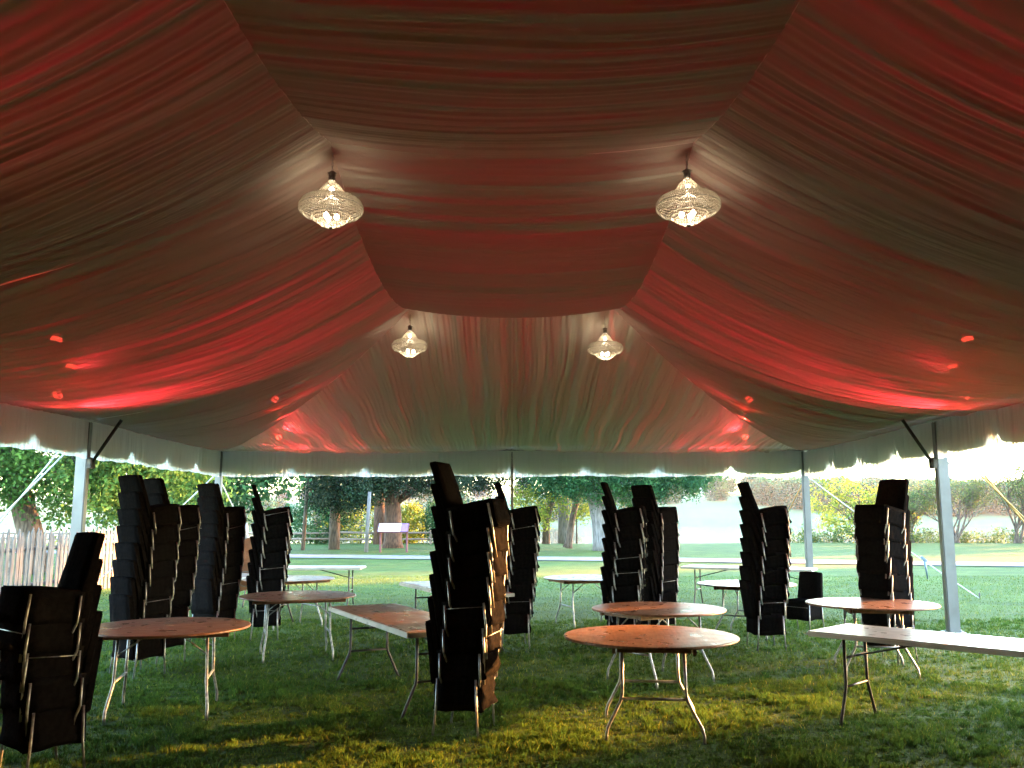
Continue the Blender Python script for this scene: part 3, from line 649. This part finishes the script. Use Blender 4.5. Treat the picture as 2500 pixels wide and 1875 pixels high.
def tree(name, base, trunk, trad, blobs, nc, npl, spread, size, lm, bm, cols, label, cat='tree', group=None, limbs=7, seed=0, shell=.5, flat=1, forks=None):
    e = empty(name, base); tag(e, label, cat, group); r = random.Random(seed)
    tb = MB(); tb.tube([(p[0]-base[0], p[1]-base[1], p[2]-base[2]) for p in trunk], trad, 10)
    ctrs = clumps(blobs, nc, seed, shell)
    top = Vector(trunk[-1]); mid = Vector(trunk[len(trunk)//2])
    for k in range(limbs):
        t_ = Vector(ctrs[r.randrange(len(ctrs))]); q = r.uniform(.1, 1); s_ = mid.lerp(top, q)
        m1 = s_.lerp(t_, .45)+Vector((r.uniform(-.3, .3), r.uniform(-.3, .3), r.uniform(0, .5))); r0 = trad[-1]*r.uniform(.5, .85)
        tb.tube([s_-Vector(base), m1-Vector(base), t_-Vector(base)], [r0, r0*.6, r0*.15], 6)
        for _ in range(2):
            t2 = Vector(ctrs[r.randrange(len(ctrs))])
            if (t2-m1).length < 4.5: tb.tube([m1-Vector(base), m1.lerp(t2, .5)+Vector((0, 0, .15))-Vector(base), t2-Vector(base)], [r0*.45, r0*.28, r0*.08], 5)
    for f in forks or []: tb.tube([(p[0]-base[0], p[1]-base[1], p[2]-base[2]) for p in f[0]], f[1], 8)
    tb.build('trunk', bm, e)
    V, F, T = leaves(ctrs-np.array(base), npl, spread, size, cols, seed=seed, flat=flat); npmesh('crown', V, F, lm, e, tint=T); return e
G1 = [(1, 1, 1), (1.25, 1.15, .9), (.8, .95, .9), (1.5, 1.25, 1.1)]
def straight(x, y, z0, z1, lean=0, k=4): return [(x+lean*i/(k-1), y, z0+(z1-z0)*i/(k-1)) for i in range(k)]
# big maple behind the fence
tree('maple_tree', (-14.6, 27, 0), [(-14.3, 27, 0), (-14.5, 27, 1.2), (-15.0, 27, 2.6), (-15.4, 27, 4.2)], [.42, .36, .32, .26],
     [(-14.5, 27, 5.4, 6.2, 4.5, 3.3), (-10.6, 26.5, 3.9, 2.6, 2.6, 1.9), (-17.5, 26, 3.4, 3, 2.5, 1.5), (-12.8, 26, 3.0, 2.8, 1.6, 1.2), (-10.9, 27.5, 2.2, 2.2, 1.6, 1.1), (-14.2, 28.5, 2.6, 2.6, 1.5, .9)], 950, 80, .30, .075, 'maple leaf', 'bark', G1,
     'large leafy green maple behind the picket fence at far left', limbs=12, seed=11)
tree('leafy_tree', (-12.8, 40, 0), straight(-12.8, 40, 0, 6), [.3, .26, .22, .16], [(-12.8, 40, 5.0, 3.6, 3, 3.2), (-15.5, 39, 3.2, 3, 2.5, 2.2)], 480, 40, .32, .13, 'oak leaf', 'bark', G1,
     'mid-green leafy tree with sky gaps left of the dark evergreens', limbs=9, seed=12)
tree('thin_tree', (-10.7, 46, 0), straight(-10.7, 46, 0, 8, .3), [.10, .09, .08, .04], [(-10.6, 46, 5.5, 1.2, 1.2, 2.8)], 60, 16, .25, .08, 'bud leaf', 'bark', G1,
     'thin sparse tree against the white sky gap at left', limbs=16, seed=13)
tree('evergreen_tree', (-9.3, 47, 0), straight(-9.3, 47, 0, 9), [.3, .26, .2, .12], [(-9.3, 47, 5.2, 2.6, 2.2, 3.3), (-8.6, 46, 3.2, 1.8, 1.8, 1.3)], 560, 80, .26, .068, 'cedar leaf', 'bark', [(1, 1, 1), (.8, 1.1, 1), (.7, .8, .9)],
     'dark evergreen tree standing left of the grey pole', limbs=8, seed=14)
tree('cedar_tree', (-8.1, 55, 0), straight(-8.1, 55, 0, 8, -.2), [.40, .33, .28, .2], [(-8.1, 55, 6.2, 2.8, 2.4, 3.2)], 300, 44, .28, .10, 'cedar leaf', 'red bark', [(1, 1, 1), (1.5, 1.5, 1.5), (.8, .8, .9)],
     'cedar with a narrow sunlit red trunk behind the grey pole', limbs=8, seed=15)
tree('old_cedar_tree', (-6.5, 49, 0), [(-6.5, 49, 0), (-6.5, 49, .4), (-6.5, 49, 1.6), (-6.6, 49, 3.2), (-6.5, 49, 8)], [.62, .5, .46, .42, .3],
     [(-6.3, 48.5, 5.2, 4.6, 3.0, 2.5), (-3.4, 47.5, 4.2, 2.6, 2.2, 1.4), (-1.3, 48, 4.8, 2.6, 2.4, 1.8), (-7.6, 47.5, 3.6, 1.6, 1.4, 1.0)], 760, 80, .26, .068, 'cedar leaf', 'red bark', [(1.2, 1.2, 1.3), (1.6, 1.65, 1.7), (.9, 1, 1)],
     'thick-trunked grey-green cedar behind the slanted sign', limbs=14, seed=16)
for k, (x, y, w_, h_, sd_, lb) in enumerate([(-9.6, 57, 2.4, 2.1, 21, 'yellow-green backlit shrub behind the rail fence, left of the grey pole'), (-12.2, 56, 2.0, 1.8, 22, 'green shrub behind the rail fence at its left end'),
        (-6.9, 58, 1.6, 1.5, 25, 'bright shrub between the two cedar trunks'), (-4.0, 57, 1.9, 1.7, 23, 'green shrub with white gaps right of the slanted sign'), (-1.9, 58, 1.6, 1.6, 24, 'green shrub behind the centre stack')]):
    tree('shrub', (x, y, 0), straight(x, y, 0, 1.6), [.06, .05, .04, .02], [(x, y, h_*.75, w_, 1.2, h_*.9)], 150, 40, .20, .085, 'spring leaf' if k in (0, 2) else 'oak leaf', 'bark', G1, lb, 'shrub', 'shrubs under the far trees', seed=sd_, limbs=10)
# trees right of centre
tree('slender_tree', (2.15, 57, 0), [(2.15, 57, 0), (2.2, 57, 1.5), (2.6, 57, 3.0), (2.9, 57, 5)], [.26, .22, .2, .14], [(2.6, 57, 5.0, 2.6, 2, 2.4)], 260, 40, .28, .10, 'oak leaf', 'bark', G1, 'dark-trunked tree close right of the tent centre pole', limbs=8, seed=31)
tree('grey_trunk_tree', (3.35, 58, 0), straight(3.35, 58, 0, 6), [.42, .36, .32, .26], [(3.4, 58, 6, 2.6, 2, 2.4)], 240, 40, .28, .10, 'oak leaf', 'grey bark', G1, 'tree with a straight pale grey trunk near the river', limbs=8, seed=32)
tree('leaning_tree', (3.02, 49, 0), [(3.02, 49, 0), (3.1, 49, .3), (3.3, 49, 1.6), (3.75, 49, 3.2), (4.2, 49, 5)], [.30, .2, .17, .15, .10], [(3.8, 48.5, 4.6, 2.8, 2.2, 1.7)], 340, 44, .26, .09, 'oak leaf', 'bark', G1, 'slim tree leaning right in front of the bright river', limbs=9, seed=33)
tree('forked_tree', (4.6, 45.5, 0), [(4.6, 45.5, 0), (4.55, 45.5, .5), (4.45, 45.5, 1.5), (4.0, 45.5, 3.2), (3.6, 45.5, 5)], [.56, .46, .42, .26, .18],
     [(5.2, 45, 4.6, 4.2, 3, 2.3), (8.2, 45, 3.9, 2.4, 2, 1.3), (2.4, 45, 4.6, 2.2, 2, 1.5), (6.6, 44.5, 3.5, 2.0, 1.6, 1.0)], 860, 70, .24, .07, 'oak leaf', 'grey bark', [(1, 1, 1), (.85, 1.05, 1.1), (1.2, 1.2, .9)],
     'broad green tree with a forked grey trunk by the river bank', limbs=14, seed=34, forks=[([(4.6, 45.5, 1.2), (4.95, 45.5, 2.6), (5.3, 45.4, 4.6)], [.36, .28, .2])])
tree('young_tree', (4.15, 57.5, 0), straight(4.15, 57.5, 0, 2.2), [.06, .05, .04, .02], [(4.1, 57.5, 2.8, 1.9, 1.2, 1.5)], 100, 26, .22, .09, 'spring leaf', 'bark', G1, 'small yellow-leaved tree in front of the bright water', limbs=12, seed=35)
tree('young_tree', (1.4, 56.5, 0), straight(1.4, 56.5, 0, 2.2), [.06, .05, .04, .02], [(1.4, 56.5, 2.2, 1.5, 1.2, 1.5)], 100, 26, .22, .09, 'spring leaf', 'bark', G1, 'small yellow-green tree beside the tent centre pole', limbs=12, seed=36)
# right: yellow bush and bare budding trees on the bank
tree('budding_tree', (23.5, 61, -.8), [(23.5, 61, -.8), (23.6, 61, .5), (23.9, 61, 2)], [.14, .11, .08], [(23.0, 61, 2.4, 2.9, 2, 2.2), (25.5, 60.5, 1.8, 1.6, 1.5, 1.6)], 150, 34, .26, .10, 'spring leaf', 'bark', G1,
     'yellow-green budding tree on the bank behind the right stack', limbs=22, seed=41, shell=.3)
for k, (x, y, sd_, lb, h_) in enumerate([(29.2, 59, 42, 'bare multi-stemmed tree on the bank just right of the near right post', 6.5), (33.0, 58.5, 43, 'bare branching tree on the bank at the right edge', 7.5), (26.6, 60, 46, 'low bare tree on the bank behind the near right post', 4)]):
    e = empty('bare_tree', (x, y, -.1)); tag(e, lb, 'tree', 'bare trees on the river bank at right'); r = random.Random(sd_); tb = MB(); tips = []
    def grow(p, d, L, rad, lv):
        q = p+d*L*.5+Vector((r.uniform(-.1, .1), r.uniform(-.1, .1), r.uniform(-.05, .1)))*L*.5; e_ = p+d*L
        tb.tube([p, q, e_], [rad, rad*.8, rad*.55], 6 if lv < 3 else 4, False)
        if lv >= 5: tips.append(e_); return
        if lv >= 3: tips.append(q)
        for _ in range(3 if lv < 3 else 2+(r.random() < .5)):
            nd = (d+Vector((r.uniform(-.75, .75), r.uniform(-.75, .75), r.uniform(-.25, .5)))).normalized(); grow(e_ if r.random() < .6 else q, nd, L*r.uniform(.6, .85), rad*.55, lv+1)
    for s_ in range(4): grow(Vector((r.uniform(-.3, .3), 0, 0)), Vector((r.uniform(-.7, .5), r.uniform(-.3, .3), 1)).normalized(), h_*.27*r.uniform(.8, 1.15), .10, 0)
    tb.build('trunk', 'bark', e)
    V, F, T = leaves(np.array([tuple(t_) for t_ in tips]), 5, .14, .065, G1, seed=sd_); npmesh('crown', V, F, 'bud leaf', e, tint=T)
for k in range(12):
    x = 19+k*1.75; V, F, T = leaves(clumps([(0, 0, .5, 1.3, .8, .8)], 40, 60+k), 22, .18, .09, G1, seed=60+k)
    o = npmesh('bank_shrub', V, F, 'bud leaf', tint=T); o.location = (x, 60.2, -.5); tag(o, ['low scrubby bush on the bank below the bare trees'][0], 'bush', 'low bushes along the right bank')
# trees off to the right that shade the lawn (the sun stands behind them)
for k, (x, y, rr, h_, nc_, lb) in enumerate([(40, 35, 4.8, 12, 600, 'nearest leafy lawn tree'), (50, 40.7, 5.0, 13, 600, 'second leafy lawn tree'), (57, 51.3, 3.8, 14, 420, 'third leafy lawn tree'), (60, 68.5, 8.2, 15, 720, 'broad leafy lawn tree farther along'), (72, 91, 9, 17, 720, 'farthest leafy lawn tree'), (62, 39, 3.2, 12, 75, 'far sparse lawn tree'), (34, 23.2, 1.6, 7.5, 40, 'small open-crowned lawn tree')]):
    tree('shade_tree', (x, y, 0), straight(x, y, 0, h_), [.35, .3, .25, .15], [(x, y, h_*.62, rr, rr, h_*.60)], nc_, 34, .38, .19, 'oak leaf', 'bark', G1, lb+' beyond the right side of the tent', group='shade trees right of the tent', limbs=6, seed=70+k, shell=.2)

# ------------------------------------------------------------------ far bank trees and houses
fr = random.Random(9); k = 0
protos = []
for i in range(4):
    V, F, T = leaves(clumps([(0, 0, 5, 4.5, 4, 4.5), (2.5, 0, 4, 3, 3, 3), (-2.8, 0, 3.6, 3, 3, 3)], 150, 90+i, .6), 26, .75, .42, G1, seed=90+i)
    protos.append((V, F, T))
made = {}
for i in range(275):
    row = fr.choice([0, 1, 1, 2, 2, 2])
    x = fr.uniform(-230, 40) if i < 30 else fr.uniform(60, 430)
    y = {0: 508, 1: 580, 2: 665}[row]+fr.uniform(-15, 30)
    if 78 < x < 160 and row < 2:
        if fr.random() < .93: row = 2; y = 670+fr.uniform(-10, 30)
    if row == 0 and x < 150 and x > 60: row = 2; y = 690
    if i >= 215: row = 0; x = 148+(i-215)*3.1+fr.uniform(-2, 2); y = 500+fr.uniform(-8, 22)+max(0, 190-x)*.9
    if i in (212, 213, 214): row = 0; x = (96, 128, 70)[i-212]; y = (545, 560, 520)[i-212]
    pi = fr.randrange(4); mt = 'far dark leaf' if row == 2 and fr.random() < .6 else 'far leaf'
    if (pi, mt) not in made:
        o = npmesh('far_tree', *protos[pi][:2], mt, tint=protos[pi][2]); made[(pi, mt)] = o.data
    else: o = bpy.data.objects.new('far_tree', made[(pi, mt)]); col.objects.link(o)
    s_ = fr.uniform(.95, 1.6)*(1.2 if row == 0 else 1); o.scale = (s_*1.15, s_, s_); o.location = (x, y, farz(x, y)-.5); o.rotation_euler = (0, 0, fr.uniform(0, 6.28))
    if i >= 300: pass
    tag(o, {0: 'hazy tree on the far shore standing at the waterline', 1: 'hazy tree on the rising far bank', 2: 'hazy tree on the skyline above the far meadow'}[row], 'tree', ['trees at the far waterline', 'trees on the far slope', 'trees on the far skyline'][row])
for k, (x, y, lb) in enumerate([(140, 640, 'tiny white house above the far meadow, left one'), (214, 640, 'tiny white house among far trees, right one'), (120, 645, 'tiny pale house at the far meadow top by round trees')]):
    e = empty('house', (x, y, farz(x, y)), R(15*k)); tag(e, lb, 'house', 'distant houses on the far bank')
    MB().box((0, 0, 2.2), (9, 7, 4.8)).build('wall', 'house wall', e)
    b = bmesh.new(); P = [(-5, -4, 4.5), (5, -4, 4.5), (5, 4, 4.5), (-5, 4, 4.5), (-5, 0, 7), (5, 0, 7)]; v = [b.verts.new(p) for p in P]
    for f in ((0, 1, 5, 4), (2, 3, 4, 5), (0, 4, 3), (1, 2, 5), (0, 3, 2, 1)): b.faces.new([v[i] for i in f])
    me = bpy.data.meshes.new('roof'); b.to_mesh(me); b.free(); link('roof', me, 'house roof', e)
    for wx in (-2.5, 0, 2.5): MB().box((wx, -3.55, 2.4), (1.1, .12, 1.4)).build('window', 'dark steel', e)

# ------------------------------------------------------------------ haze
hz = bpy.data.materials.new('haze'); hz.use_nodes = True; nt = hz.node_tree; nt.nodes.remove(nt.nodes['Principled BSDF'])
v = nt.nodes.new('ShaderNodeVolumePrincipled'); v.inputs['Color'].default_value = (.80, .88, 1, 1); v.inputs['Density'].default_value = .00008; v.inputs['Anisotropy'].default_value = .2
nt.links.new(v.outputs[0], nt.nodes['Material Output'].inputs['Volume'])
tag(MB().box((0, 800, 24), (3400, 2200, 66)).build('haze', hz), 'thin pale haze in the air over the river and far bank', 'haze', kind='stuff')
